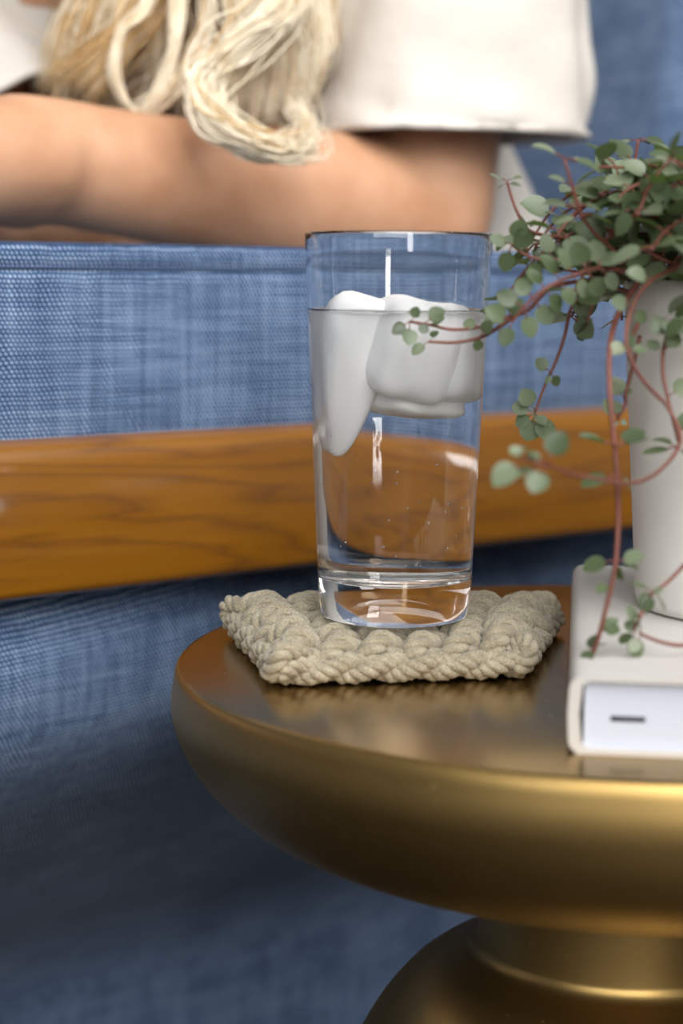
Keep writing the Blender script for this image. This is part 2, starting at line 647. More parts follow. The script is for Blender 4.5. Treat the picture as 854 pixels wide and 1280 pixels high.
# ------------------------------------------------------------------ book
BR = math.radians(-7.3)
bo = PZ(710, 942, ZT)
book = tag(empty('book', (bo.x, bo.y, ZT), BR), 'white cloth hardback book lying under the white plant pot', 'book')
BW, BL, BT = 0.126, 0.206, 0.0232
ct = 0.0016
cov = [(ct * 1.1, 0.0)] + [(x, z) for x, z in arc(0.0042, 0.0042, 0.0042, 250, 180, 4)] + [(-0.0004, BT * 0.5)] + \
      [(x, z) for x, z in arc(0.0042, BT - 0.0042, 0.0042, 180, 110, 4)] + [(0.006, BT), (BW, BT), (BW, BT - ct), (0.0056, BT - ct), (0.0038, BT - ct - 0.0012), (0.0030, BT * 0.5), (0.0038, ct + 0.0012), (0.0056, ct), (BW, ct), (BW, 0)]
V, Fc = [], []
ny = 2
for y in (0, BL):
    V += [(x, y, z) for x, z in cov]
n = len(cov)
Fc = [(k, (k + 1) % n, n + (k + 1) % n, n + k) for k in range(n)] + [tuple(range(n)), tuple(range(n, 2 * n))]
sharp(build('cover', V, Fc, M['cover'], book), 40)
pg = link('page_block', box_mesh('page_block', (0.0044, 0.0022, ct), (BW - 0.004, BL - 0.003, BT - ct), pages_mat()), book)
sharp(pg)
ik = link('printed_mark', box_mesh('printed_mark', (0.0120, 0.00202, 0.0096), (0.0220, 0.0023, 0.0112), M['ink'], 0.0001, 1), pg)
tag(ik, 'small black dash printed on the page edges')

# ------------------------------------------------------------------ coaster
CQ = [Vector((-0.0195, 0.6040)), Vector((0.0610, 0.6195)), Vector((0.0800, 0.7020)), Vector((-0.0395, 0.6900))]


def Q(s, t):
    a = CQ[0].lerp(CQ[1], s)
    b = CQ[3].lerp(CQ[2], s)
    return a.lerp(b, t)


cc = Q(0.5, 0.5)
coaster = tag(empty('rope_coaster', (cc.x, cc.y, ZT)), 'square crocheted beige rope coaster under the water glass', 'coaster')


def rope_data(path, R=0.0032, twist=330.0, V=None, Fc=None, ph=0.0, plies=3):
    """three-ply twisted cord along a path"""
    V = [] if V is None else V
    Fc = [] if Fc is None else Fc
    fr = frames(path)
    L, acc = [0.0], 0.0
    for i in range(1, len(fr)):
        acc += (fr[i][0] - fr[i - 1][0]).length
        L.append(acc)
    for k in range(plies):
        pts = []
        for (p, t, a, b), l in zip(fr, L):
            th = ph + 2 * math.pi * k / plies + l * twist * 2
            pts.append(p + (a * math.cos(th) + b * math.sin(th)) * (R * 0.56))
        tube_data(pts, R * 0.50, 8, V, Fc)
    return V, Fc


def stitch_mesh(seed):
    rnd = random.Random(seed)
    j = lambda s: rnd.uniform(-s, s)
    w, d = 0.0150, 0.0150
    V, Fc = [], []
    # the two legs of one crochet stitch, leaning over each other
    p1 = [(-0.44 * w, -0.36 * d, 0.0030), (-0.36 * w, -0.32 * d + j(.0006), 0.0095), (-0.05 * w, -0.08 * d, 0.0146 + j(.0006)), (0.28 * w, 0.22 * d + j(.0006), 0.0112), (0.40 * w, 0.40 * d, 0.0030)]
    p2 = [(0.46 * w, -0.40 * d, 0.0035), (0.30 * w, -0.36 * d, 0.0088 + j(.0006)), (0.05 * w, -0.20 * d, 0.0100), (-0.22 * w, 0.25 * d, 0.0108 + j(.0006)), (-0.42 * w, 0.42 * d, 0.0045)]
    rope_data(smooth_path(p1, 7), 0.0045, 250, V, Fc, rnd.random() * 6)
    rope_data(smooth_path(p2, 7), 0.0036, 300, V, Fc, rnd.random() * 6)
    return mesh('stitch', V, Fc, M['rope'])


stitches = [stitch_mesh(i) for i in range(5)]
NS, NR = 6, 6
rnd = random.Random(3)
for r in range(NR):
    t = (r + 0.55) / (NR + 0.1)
    ns = NS + (1 if r > 3 else 0)
    for s in range(ns):
        q = Q((s + 0.5) / ns, t)
        q2 = Q((s + 0.6) / ns, t)
        o = link('stitch', rnd.choice(stitches), coaster)
        ang = math.atan2(q2.y - q.y, q2.x - q.x) + rnd.uniform(-.12, .12)
        o.location = (q.x - cc.x, q.y - cc.y, rnd.uniform(-.0008, .0006))
        wid = (Q(1, t) - Q(0, t)).length / ns
        near = (Vector((q.x, q.y)) - Vector((0.0188, 0.6457))).length < 0.036
        flip = -1 if r % 2 else 1
        o.scale = (flip * wid / 0.0140 * rnd.uniform(.97, 1.05), 1.03, 0.86 if near else rnd.uniform(.97, 1.05))
        o.rotation_euler = (rnd.uniform(-.08, .08), rnd.uniform(-.08, .08), ang)
# lower edge: a two-strand plait along each side
for i in range(4):
    a, b = CQ[i], CQ[(i + 1) % 4]
    d = (b - a)
    nrm = Vector((d.y, -d.x)).normalized()
    for k in range(2):
        path = []
        N = 46
        for q in range(N + 1):
            s = -0.015 + 1.03 * q / N
            th = s * d.length / 0.0150 * math.pi + k * math.pi
            p = a + d * s + nrm * (0.0008 + 0.0018 * math.cos(th)) - Vector((cc.x, cc.y))
            path.append((p.x, p.y, 0.0056 + 0.0020 * math.sin(th)))
        V, Fc = rope_data(path, 0.0035, 290, ph=k * 2.0)
        build('edge_cord', V, Fc, M['rope'], coaster)
# corner wraps
for i, c in enumerate(CQ):
    out = (c - cc).normalized()
    p = c - cc + out * 0.0005
    tg = Vector((-out.y, out.x))
    path = [(p.x + tg.x * 0.004 - out.x * 0.006, p.y + tg.y * 0.004 - out.y * 0.006, 0.0125), (p.x + out.x * 0.0015 + tg.x * .002, p.y + out.y * 0.0015 + tg.y * .002, 0.0122),
            (p.x + out.x * 0.0032, p.y + out.y * 0.0032, 0.0075), (p.x + out.x * 0.001 - tg.x * .004, p.y + out.y * 0.001 - tg.y * .004, 0.0042)]
    V, Fc = rope_data(smooth_path(path, 8), 0.0035, 280)
    build('corner_loop', V, Fc, M['rope'], coaster)

# ------------------------------------------------------------------ glass of water
GB = P(492.5, 781, 0.6457)
ZG = 0.5168
GZ1 = P(496.5, 291, 0.6457).z
gx, gy = GB.x, 0.6457
H = GZ1 - ZG
RT, RB = 0.0327, 0.0268


def r_out(h):
    return RB + (RT - RB) * h / H


tw = 0.00125
FLOOR_H = 0.0135
prof = [(0, 0.0022), (0.012, 0.0018), (RB - 0.005, 0.0006), (RB - 0.0028, 0.0), (RB - 0.0012, 0.0005), (RB - 0.0003, 0.0018)]
for k in range(1, 17):
    h = 0.0018 + (H - 0.0028) * k / 16
    prof.append((r_out(h), h))
prof += [(RT - 0.0002, H - 0.0004), (RT - 0.0006, H), (RT - tw + 0.0002, H - 0.0002), (RT - tw - 0.0002, H - 0.0012)]
WZ = P(495, 389, 0.6457).z - ZG


def r_in(h):
    if h <= FLOOR_H + 0.006:
        return r_out(h) - tw - 0.0004
    return r_out(h) - tw - 0.0004 * (1 - (h - FLOOR_H - 0.006) / (H - 0.003 - FLOOR_H - 0.006))


WT = WZ + 0.0009      # where the meniscus meets the wall
for k in range(8, -1, -1):
    h = WT + (H - 0.003 - WT) * k / 8
    prof.append((r_in(h), h))
V, Fc = lathe_data(prof, 128)
glass = tag(build('drinking_glass', V, Fc, M['glass']), 'tall clear straight sided drinking glass standing on the rope coaster', 'glass')
glass.location = (gx, gy, ZG)
# inside of the glass below the water line: the face where glass meets water
wet = [(r_in(WT - (WT - FLOOR_H - 0.006) * k / 10), WT - (WT - FLOOR_H - 0.006) * k / 10) for k in range(11)]
wet += [(r_out(FLOOR_H) - tw - 0.0009, FLOOR_H + 0.003), (r_out(FLOOR_H) - tw - 0.0022, FLOOR_H + 0.0011), (r_out(FLOOR_H) - tw - 0.005, FLOOR_H + 0.0003), (0.008, FLOOR_H - 0.0006), (0, FLOOR_H - 0.0008)]
V, Fc = lathe_data(wet, 128)
me = mesh('wetted_wall', V, Fc, M['wet'])
bm = bmesh.new()
bm.from_mesh(me)
bm.normal_update()
f0 = max(bm.faces, key=lambda f: abs(f.normal.z) < 0.3)
c0 = f0.calc_center_median()
if f0.normal.x * c0.x + f0.normal.y * c0.y > 0:
    bmesh.ops.reverse_faces(bm, faces=bm.faces)
bm.to_mesh(me)
bm.free()
link('wetted_wall', me, glass)
rw = r_in(WT)
V, Fc = lathe_data([(rw, WT), (rw - 0.0005, WZ + 0.0004), (rw - 0.0012, WZ + 0.0001), (rw - 0.0024, WZ), (rw * 0.6, WZ), (0, WZ)], 128)
me = mesh('water', V, Fc, M['water'])
bm = bmesh.new()
bm.from_mesh(me)
bm.normal_update()
if sum(f.normal.z for f in bm.faces) < 0:
    bmesh.ops.reverse_faces(bm, faces=bm.faces)
bm.to_mesh(me)
bm.free()
water = tag(link('water', me), 'clear still water filling most of the tall drinking glass', 'water')
water.location = (gx, gy, ZG)


def ice_block(label, c, size, rot, seed, taper=0.0, name='ice_cube'):
    bm = bmesh.new()
    bmesh.ops.create_cube(bm, size=2)
    bmesh.ops.subdivide_edges(bm, edges=list(bm.edges), cuts=9, use_grid_fill=True)
    for v in bm.verts:
        p = v.co.copy()
        # superellipsoid rounding
        q = Vector([abs(x) for x in p])
        m4 = (q.x ** 3.6 + q.y ** 3.6 + q.z ** 3.6) ** (1 / 3.6)
        p /= m4
        p *= 1 + 0.10 * noise.noise(p * 1.3 + Vector((seed * 7.1, seed, 0)))
        s = 1 - taper * (0.5 - 0.5 * p.z)
        v.co = Vector((p.x * size[0] * s, p.y * size[1] * s, p.z * size[2]))
    me = bpy.data.meshes.new(name)
    bm.to_mesh(me)
    bm.free()
    me.materials.append(M['ice'])
    me.polygons.foreach_set('use_smooth', [True] * len(me.polygons))
    o = link(name, me)
    o.location = (gx + c[0], gy + c[1], ZG + WZ + c[2])
    o.rotation_euler = [math.radians(a) for a in rot]
    return tag(o, label, 'ice cube', 'ice cubes floating in the glass')


ice_block('tall pointed ice cube along the left wall of the glass', (-0.0155, -0.007, -0.0215), (0.0140, 0.0150, 0.0270), (4, 5, 12), 1, 0.60)
ice_block('round topped ice cube poking out in the middle of the glass', (0.0045, -0.0115, -0.0130), (0.0155, 0.0140, 0.0172), (6, 10, 25), 2, 0.1)
ice_block('ice cube against the right wall of the glass', (0.0150, -0.0030, -0.0140), (0.0130, 0.0150, 0.0168), (-6, -8, -20), 3, 0.1)
ice_block('ice cube at the back of the glass between the other cubes', (0.0005, 0.0145, -0.0130), (0.0180, 0.0125, 0.0170), (8, 5, 5), 4, 0.1)
ice_block('lowest flat ice cube under the middle of the ice', (0.0040, 0.0000, -0.0305), (0.0130, 0.0120, 0.0055), (0, 8, 40), 5, 0.0)
# air bubbles clinging in the water
V, Fc = [], []
rnd = random.Random(11)
for k in range(60):
    h = rnd.uniform(FLOOR_H + 0.004, WZ - 0.038)
    a = rnd.uniform(math.pi, 2 * math.pi)
    rr = r_out(h) - tw - 0.0012 - rnd.random() ** 2 * 0.01
    ellipsoid((rr * math.cos(a), rr * math.sin(a), h), [rnd.uniform(0.00018, 0.0004)] * 3, nu=8, nv=6, V=V, Fc=Fc)
bub = build('bubbles', V, Fc, M['bubble'], water)
tag(bub, kind='stuff')

# ------------------------------------------------------------------ potted plant
PC = Vector((0.1475, 0.632, 0))
ZB = ZT + BT
plant = tag(empty('potted_plant', (PC.x, PC.y, ZB)), 'trailing small leaved green plant with red stems in a white ceramic pot', 'plant')
PH = 0.113
prof = [(0, 0), (0.040, 0), (0.0435, 0.001), (0.0445, 0.004)] + [(0.0445 + 0.0068 * k / 8, 0.004 + (PH - 0.006) * k / 8) for k in range(1, 9)] + \
       [(0.0510, PH - 0.0006), (0.0500, PH), (0.0488, PH - 0.0006), (0.0484, PH - 0.003), (0.0470, PH - 0.03), (0.0455, PH - 0.05), (0, PH - 0.05)]
V, Fc = lathe_data(prof, 96)
build('pot', V, Fc, M['pot'], plant)
V, Fc = lathe_data([(0, PH - 0.010), (0.02, PH - 0.009), (0.040, PH - 0.011), (0.0472, PH - 0.013), (0.0466, PH - 0.03), (0, PH - 0.03)], 40)
build('soil', V, Fc, M['soil'], plant)
POFF = Vector((PC.x, PC.y, ZB))


def leaf_mesh(seed):
    rnd = random.Random(seed)
    V, Fc = [], []
    pl = 0.35
    # petiole
    tube_data([(0, 0, 0), (pl * .6, 0, 0.05), (pl + .1, 0, 0.02)], 0.035, 4, V, Fc)
    b = len(V)
    L_, W_ = 1.0, rnd.uniform(0.40, 0.50)
    cup, droop = rnd.uniform(0.05, 0.3), rnd.uniform(-0.1, 0.25)
    n = 8
    for i in range(n + 1):
        s = i / n
        w = W_ * (math.sin(math.pi * (0.04 + 0.96 * s ** 0.9)) ** 0.6) if 0 < i < n else 0.03
        x = pl + L_ * s
        zc = -droop * s * s
        V += [(x, -w, zc + cup * w), (x, 0, zc), (x, w, zc + cup * w)]
    for i in range(n):
        for k in range(2):
            A = b + i * 3 + k
            Fc.append((A, A + 1, A + 4, A + 3))
    me = mesh('leaf', V, Fc, M['leaf'])
    me.materials.append(M['stem'])
    for p in me.polygons:
        if max(p.vertices) < b: p.material_index = 1
    return me


leaves = [leaf_mesh(i) for i in range(6)]
leaf_list = []      # (stem, matrix)
rnd = random.Random(21)


def add_leaf(stem, at, direction, size, up=None):
    d = Vector(direction).normalized()
    up = Vector(up) if up else Vector((rnd.uniform(-.5, .5), rnd.uniform(-.8, .2), 1))
    z = (up - d * up.dot(d)).normalized()
    y = z.cross(d)
    m = Matrix((d, y, z)).transposed().to_4x4()
    leaf_list.append((stem, Matrix.Translation(Vector(at)) @ m @ Matrix.Scale(size, 4)))


def stem_obj(pts, r0, r1):
    sp = smooth_path(pts, 5)
    rad = [r0 + (r1 - r0) * i / (len(sp) - 1) for i in range(len(sp))]
    V, Fc = tube_data([Vector(p) - POFF for p in sp], rad, 6)
    return build('stem', V, Fc, M['stem'], plant), [Vector(p) for p in sp]


def px_stem(pts, r0=0.00075, r1=0.00048):
    return stem_obj([P(*p) for p in pts], r0, r1)


def leaf_px(stem, base, tip, depth, size=None, up=None):
    a, b = P(base[0], base[1], depth), P(tip[0], tip[1], depth + rnd.uniform(-.003, .003))
    L_ = (b - a).length
    up = up or (rnd.uniform(-.6, .6), rnd.uniform(-1.6, -.7), rnd.uniform(.1, .8))
    add_leaf(stem, a, b - a, size or min(L_ / 1.15, 0.0085), up)


# the sprig reaching over the glass
s1, _ = px_stem([(800, 370, .625), (740, 352, .61), (690, 360, .603), (660, 388, .602), (632, 398, .602), (600, 409, .601), (565, 412, .600), (538, 406, .600), (512, 402, .600)])
for b, t in (((512, 402), (494, 414)), ((512, 403), (511, 428)), ((515, 402), (521, 386)), ((530, 405), (552, 390)), ((536, 407), (553, 398)), ((600, 408), (582, 404)), ((602, 410), (622, 392)), ((632, 398), (650, 378)), ((520, 404), (533, 414))):
    leaf_px(s1, b, t, .5995)
s2, _ = px_stem([(640, 397, .602), (622, 410, .602), (600, 422, .602), (570, 428, .601), (536, 427, .600)])
for b, t in (((536, 427), (518, 440)), ((538, 426), (545, 414)), ((602, 420), (596, 436)), ((600, 421), (612, 404)), ((622, 409), (638, 424)), ((620, 410), (632, 421))):
    leaf_px(s2, b, t, .600)
s3, _ = px_stem([(790, 330, .625), (745, 303, .62), (712, 298, .618), (680, 294, .615), (660, 287, .613), (648, 268, .612), (640, 248, .612), (634, 228, .612)])
for b, t in (((634, 227), (616, 219)), ((634, 226), (650, 221)), ((635, 230), (650, 232)), ((634, 229), (625, 234)), ((659, 286), (652, 278)), ((661, 287), (668, 276))):
    leaf_px(s3, b, t, .612, up=(0, -.5, 1))
s4, _ = px_stem([(745, 350, .620), (722, 372, .618), (712, 392, .618), (706, 420, .617), (695, 452, .616), (682, 480, .615), (669, 516, .614)])
for b, t in (((689, 466), (672, 452)), ((689, 466), (697, 480)), ((688, 466), (684, 478)), ((669, 513), (655, 490)), ((669, 515), (644, 508)), ((668, 516), (648, 530)), ((669, 516), (660, 545)), ((669, 516), (688, 545)), ((668, 515), (679, 530)), ((712, 395), (738, 410)), ((712, 393), (737, 418))):
    leaf_px(s4, b, t, .614)
# long trailer hanging in front of the pot to the book
s5, _ = px_stem([(800, 350, .600), (772, 395, .575), (762, 440, .56), (763, 500, .553), (769, 560, .55), (773, 640, .548), (770, 700, .546), (764, 735, .545), (754, 775, .545), (746, 805, .545), (738, 825, .546)], .0010, .0007)
for b, t in (((768, 557), (735, 548)), ((769, 557), (800, 540)), ((768, 556), (712, 546)), ((770, 560), (806, 548)), ((772, 594), (725, 608)), ((773, 592), (790, 610)), ((769, 700), (735, 712)), ((770, 701), (792, 712)), ((770, 699), (776, 722)), ((766, 730), (748, 738)), ((750, 786), (742, 808)), ((751, 784), (772, 790)), ((744, 806), (730, 830)), ((745, 808), (757, 806)), ((748, 795), (768, 775)), ((770, 702), (800, 696))):
    leaf_px(s5, b, t, .546, up=(rnd.uniform(-.6, .6), rnd.uniform(-.9, .1), 1))
# loops in front of the pot
s6, _ = px_stem([(800, 400, .58), (786, 440, .572), (806, 478, .568), (832, 505, .566), (850, 540, .562), (845, 565, .556), (820, 592, .55), (790, 604, .543), (755, 600, .532), (715, 592, .522), (680, 580, .514), (655, 574, .512)])
for b, t in (((680, 580), (640, 598)), ((680, 580), (662, 570)), ((682, 581), (668, 612)), ((684, 580), (702, 545)), ((680, 579), (655, 560)), ((655, 574), (622, 600)), ((657, 574), (640, 562)), ((786, 440), (770, 432)), ((786, 440), (806, 436)), ((848, 560), (820, 548)), ((848, 560), (800, 566)), ((846, 560), (868, 575)), ((786, 442), (790, 420))):
    leaf_px(s6, b, t, .513 if b[0] < 700 else .566, up=(rnd.uniform(-.6, .6), rnd.uniform(-.9, .1), 1))
s7, _ = px_stem([(845, 400, .585), (831, 430, .578), (829, 468, .574), (838, 510, .57), (848, 552, .564)])
for b, t in (((830, 440), (846, 420)), ((830, 440), (812, 428)), ((832, 395), (836, 412)), ((835, 495), (860, 480)), ((845, 545), (866, 520)), ((834, 425), (820, 400)), ((836, 420), (858, 402))):
    leaf_px(s7, b, t, .574)
s8, _ = px_stem([(900, 640, .56), (880, 680, .556), (850, 712, .552), (832, 730, .55), (815, 742, .548), (800, 772, .546), (792, 788, .546)])
for b, t in (((818, 738), (800, 755)), ((818, 738), (830, 760)), ((816, 740), (792, 728)), ((817, 738), (806, 762)), ((793, 786), (786, 760)), ((793, 787), (778, 802)), ((793, 788), (796, 818)), ((812, 742), (826, 736))):
    leaf_px(s8, b, t, .547, up=(rnd.uniform(-.6, .6), rnd.uniform(-.9, .1), 1))
s9, _ = px_stem([(900, 790, .548), (860, 806, .547), (828, 803, .546), (800, 792, .546)])
for b, t in (((800, 792), (784, 780)), ((800, 792), (797, 770)), ((802, 793), (790, 812))):
    leaf_px(s9, b, t, .546, up=(rnd.uniform(-.6, .6), rnd.uniform(-.9, .1), 1))
s10, _ = px_stem([(800, 420, .60), (792, 455, .597), (783, 490, .596), (782, 505, .596), (772, 524, .596)])
for b, t in (((781, 500), (768, 476)), ((782, 498), (786, 486)), ((773, 523), (758, 503)), ((773, 523), (770, 505)), ((773, 524), (768, 532)), ((774, 523), (782, 530))):
    leaf_px(s10, b, t, .596)
s11, _ = px_stem([(860, 330, .59), (815, 350, .573), (790, 385, .565), (783, 430, .56), (800, 470, .558), (826, 500, .558)])
for b, t in (((815, 350), (790, 340)), ((790, 385), (768, 376)), ((790, 385), (806, 400)), ((784, 425), (768, 440))):
    leaf_px(s11, b, t, .562)
# upper left sprigs
s12, _ = px_stem([(790, 330, .60), (752, 300, .59), (728, 270, .583), (716, 235, .58), (706, 200, .58)])
for b, t in (((706, 200), (672, 180)), ((706, 199), (740, 206)), ((707, 198), (770, 215)), ((716, 232), (690, 222)), ((716, 236), (738, 226)), ((722, 258), (682, 255)), ((722, 256), (752, 262)), ((728, 270), (700, 280)), ((728, 268), (762, 275))):
    leaf_px(s12, b, t, .580, up=(rnd.uniform(-.3, .3), -.35, 1))
s13, _ = px_stem([(830, 300, .625), (810, 250, .62), (795, 210, .617), (798, 175, .616)])
for b, t in (((798, 175), (772, 178)), ((798, 174), (826, 176)), ((798, 176), (850, 190)), ((796, 205), (772, 196)), ((796, 206), (818, 200)), ((804, 235), (780, 225)), ((804, 236), (830, 230))):
    leaf_px(s13, b, t, .616, up=(rnd.uniform(-.3, .3), -.35, 1))
# loose cluster beside the rim of the glass
s14, _ = px_stem([(800, 345, .60), (755, 335, .585), (715, 345, .578), (680, 362, .575), (655, 385, .575), (640, 402, .576)])
for b, t in (((640, 402), (622, 392)), ((641, 401), (632, 424)), ((655, 385), (634, 372)), ((655, 386), (662, 410)), ((668, 374), (648, 352)), ((668, 374), (684, 398)), ((682, 362), (664, 340)), ((682, 362), (700, 388)), ((700, 352), (684, 326)), ((700, 352), (716, 378)), ((716, 345), (704, 318)), ((716, 345), (736, 372)), ((735, 340), (722, 312)), ((735, 340), (752, 366)), ((752, 336), (744, 306)), ((752, 336), (772, 362))):
    leaf_px(s14, b, t, .576, size=rnd.uniform(.0062, .0078))
s15, _ = px_stem([(780, 330, .605), (735, 318, .60), (690, 325, .598), (660, 320, .598), (640, 306, .598)])
for b, t in (((640, 306), (622, 300)), ((640, 306), (634, 326)), ((642, 306), (648, 288)), ((660, 319), (668, 338)), ((662, 320), (654, 300)), ((690, 325), (684, 304))):
    leaf_px(s15, b, t, .598, size=rnd.uniform(.0058, .0072))
# random stems filling the crown
top = POFF + Vector((0, 0, PH - 0.012))
for k in range(74):
    az = math.radians(rnd.uniform(0, 360) if k > 58 else rnd.uniform(135, 285))
    h = rnd.uniform(0.010, 0.050)
    ln = rnd.uniform(0.030, 0.070)
    out = Vector((math.cos(az), math.sin(az), 0))
    s0 = top + out * rnd.uniform(0.005, 0.035)
    droop = rnd.uniform(-0.2, 0.9) * ln * 0.6
    jx = Vector((rnd.uniform(-.014, .014), rnd.uniform(-.014, .014), 0))
    pts = [s0, s0 + out * ln * 0.18 + Vector((0, 0, h * 0.75)), s0 + out * ln * 0.5 + jx + Vector((0, 0, h)), s0 + out * ln * 0.8 + jx + Vector((0, 0, h - droop * 0.35)), s0 + out * ln + jx * 1.6 + Vector((0, 0, h - droop))]
    st, sp = stem_obj(pts, 0.0007, 0.00045)
    nL = 5
    for i in range(nL):
        f = 0.36 + 0.64 * i / (nL - 1)
        idx = min(int(f * (len(sp) - 1)), len(sp) - 2)
        t = (sp[idx + 1] - sp[idx]).normalized()
        sd = t.cross(Vector((0, 0, 1)))
        sd = sd.normalized() if sd.length > 0.1 else Vector((1, 0, 0))
        sd = (Matrix.Rotation(rnd.uniform(-1.0, 1.0), 3, t) @ sd)
        for sg in (-1, 1):
            add_leaf(st, sp[idx], sd * sg + t * 0.5 + Vector((0, 0, rnd.uniform(-.1, .3))), rnd.uniform(0.0068, 0.0105), (rnd.uniform(-.5, .5), rnd.uniform(-1.0, .2), 1))
inv = cam.matrix_world.inverted()


def leaf_rank(m):
    p = inv @ m.translation
    x = 427 - p.x / p.z * F
    return (0 if x < 880 else 1, -p.z)


leaf_list.sort(key=lambda q: leaf_rank(q[1]))
rv, rf = [], []
for i, (st, m) in enumerate(leaf_list):
    me = rnd.choice(leaves)
    if i < 300:
        o = link('leaf', me, st)
        o.matrix_local = Matrix.Translation(-POFF) @ m
    else:
        b = len(rv)
        rv += [Matrix.Translation(-POFF) @ m @ v.co for v in me.vertices]
        rf += [tuple(b + q for q in p.vertices) for p in me.polygons]
if rv:
    tag(build('small_leaves', rv, rf, M['leaf'], plant), kind='stuff')

# ------------------------------------------------------------------ person leaning on the sofa arm
hips = S(0.42, 0.345, 0.55)
person = tag(empty('person', (hips.x, hips.y, 0.437)), 'person with long blonde hair in a cream T-shirt leaning a bare forearm on the sofa', 'person')
PO = Vector((hips.x, hips.y, 0.437))
shL, elL, wrL = P(570, -170, 1.085), P(520, 278, 1.03), P(62, 202, 0.885)
haL = P(-75, 205, 0.85)
shR, elR, wrR = P(-190, 15, 1.16), P(45, 245, 1.04), P(170, 320, 1.05)
neck = (shL + shR) * 0.5 + Vector((0.0, 0.0, 0.045))
head = P(235, -700, 1.03)
V, Fc = [], []


def limb(pts, sq=1.0, n=16):
    sp = smooth_path([(*p, r) for p, r in pts], 6)
    tube_data([s[:3] for s in sp], [s[3] for s in sp], n, V, Fc, sq)


# arms
limb([(shL + (neck - shL) * .25, .050), (shL, .054), (shL.lerp(elL, .5), .045), (shL.lerp(elL, .85), .0425), (elL, .0400), (elL.lerp(wrL, .18), .0415), (elL.lerp(wrL, .35), .0395), (elL.lerp(wrL, .6), .0340), (elL.lerp(wrL, .85), .0310), (wrL, .0305), (wrL.lerp(haL, .35), .033)])
limb([(shR + (neck - shR) * .25, .050), (shR, .054), (shR.lerp(elR, .5), .045), (elR, .039), (elR.lerp(wrR, .3), .040), (wrR, .027)])


def hand(wr, d, up, side):
    d = d.normalized()
    sd = d.cross(up).normalized() * side
    up = sd.cross(d) * side
    palm_end = wr + d * 0.088
    limb([(wr - d * .01, .028), (wr + d * .03, .031), (wr + d * .06, .032), (palm_end, .022)], 1.25)
    for i, ln in enumerate((0.070, 0.080, 0.075, 0.058)):
        b0 = palm_end + sd * (0.028 - 0.019 * i) - d * 0.01
        limb([(b0 - d * .015, .0095), (b0 + d * ln * .45 - up * .004, .0088), (b0 + d * ln * .8 - up * .014, .008), (b0 + d * ln - up * .026, .0068)], 1.0, 10)
    t0 = wr + d * .02 + sd * .026
    limb([(t0 - sd * .008, .012), (t0 + d * .025 + sd * .018 - up * .006, .0105), (t0 + d * .052 + sd * .022 - up * .014, .0085)], 1.0, 10)


hand(wrL.lerp(haL, .2), haL - wrL, Vector((0.1, -0.5, 1)), 1)
hand(wrR, wrR - elR, Vector((0, -.2, 1)), -1)
# trunk, neck
limb([(neck - Vector((0, 0, .09)), .09), (neck, .055), (neck.lerp(head, .45), .050), (neck.lerp(head, .75), .050)])
mid = (shL + shR) * 0.5
limb([(mid + Vector((0, .0, .0)), .085), (mid.lerp(hips, .3), .105), (mid.lerp(hips, .65), .098), (hips, .125), (hips - Vector((0, 0, .03)), .11)])
limb([(shR, .05), (mid, .07), (shL, .05)])
# legs folded along the seat, hidden by the sofa arm
kneeL, kneeR = hips + Vector((-.34, .20, -.04)), hips + Vector((-.26, .36, -.03))
for kn in (kneeL, kneeR):
    limb([(hips, .095), (hips.lerp(kn, .5), .078), (kn, .058), (kn + Vector((.08, .16, -.01)), .050), (kn + Vector((.17, .32, -.03)), .036), (kn + Vector((.14, .42, -.04)), .03)])
# head with a face
fd = Vector((-0.40, -0.86, -0.32)).normalized()
sdv = Vector((0, 0, 1)).cross(fd).normalized()
upv = fd.cross(sdv)
HM = Matrix((sdv, fd, upv)).transposed()
hp = lambda x, y, z: head + HM @ Vector((x, y, z))
ellipsoid(hp(0, -.012, .018), (.074, .092, .098), HM, V=V, Fc=Fc)
ellipsoid(hp(0, .022, -.052), (.056, .062, .062), HM, V=V, Fc=Fc)
ellipsoid(hp(0, .056, -.095), (.024, .022, .018), HM, V=V, Fc=Fc)
ellipsoid(hp(0, .088, -.020), (.012, .020, .030), HM, V=V, Fc=Fc)
for s in (-1, 1):
    ellipsoid(hp(s * .076, -.008, -.012), (.010, .018, .030), HM, V=V, Fc=Fc)
    ellipsoid(hp(s * .030, .070, .022), (.024, .012, .009), HM, V=V, Fc=Fc)
body = remeshed('body', [v - PO for v in V], Fc, M['skin'], 0.005, person, 5)
for s in (-1, 1):
    Ve, Fe = ellipsoid(hp(s * .030, .068, .004) - PO, (.013, .012, .010), HM)
    build('eye', Ve, Fe, M['eye'], body)
Ve, Fe = ellipsoid(hp(0, .080, -.062) - PO, (.023, .008, .008), HM)
build('mouth', Ve, Fe, M['lip'], body)

# shirt: trunk and two loose sleeves
shirt = empty('shirt')
shirt.parent = person


def loft(rings, name, mat, parent, n=40, thick=0.0, wr=0.0, seed=0.0):
    """rings: (centre, axis_a, axis_b)"""
    V, Fc = [], []
    for i, (c, a, b) in enumerate(rings):
        for k in range(n):
            th = 2 * math.pi * k / n
            f = 1 + wr * noise.noise(Vector((math.cos(th) * 2.2 + seed, math.sin(th) * 2.2, i * 0.16)))
            V.append(c + (a * math.cos(th) + b * math.sin(th)) * f - PO)
    for i in range(len(rings) - 1):
        for k in range(n):
            k2 = (k + 1) % n
            Fc.append((i * n + k, i * n + k2, (i + 1) * n + k2, (i + 1) * n + k))
    o = build(name, V, Fc, mat, parent)
    if thick:
        m = o.modifiers.new('t', 'SOLIDIFY')
        m.thickness = thick
        m.offset = 0
    return o


def ring_path(keys, n):
    flat = [tuple(c) + tuple(a) + tuple(b) for c, a, b in keys]
    return [(Vector(f[0:3]), Vector(f[3:6]), Vector(f[6:9])) for f in smooth_path(flat, n)]


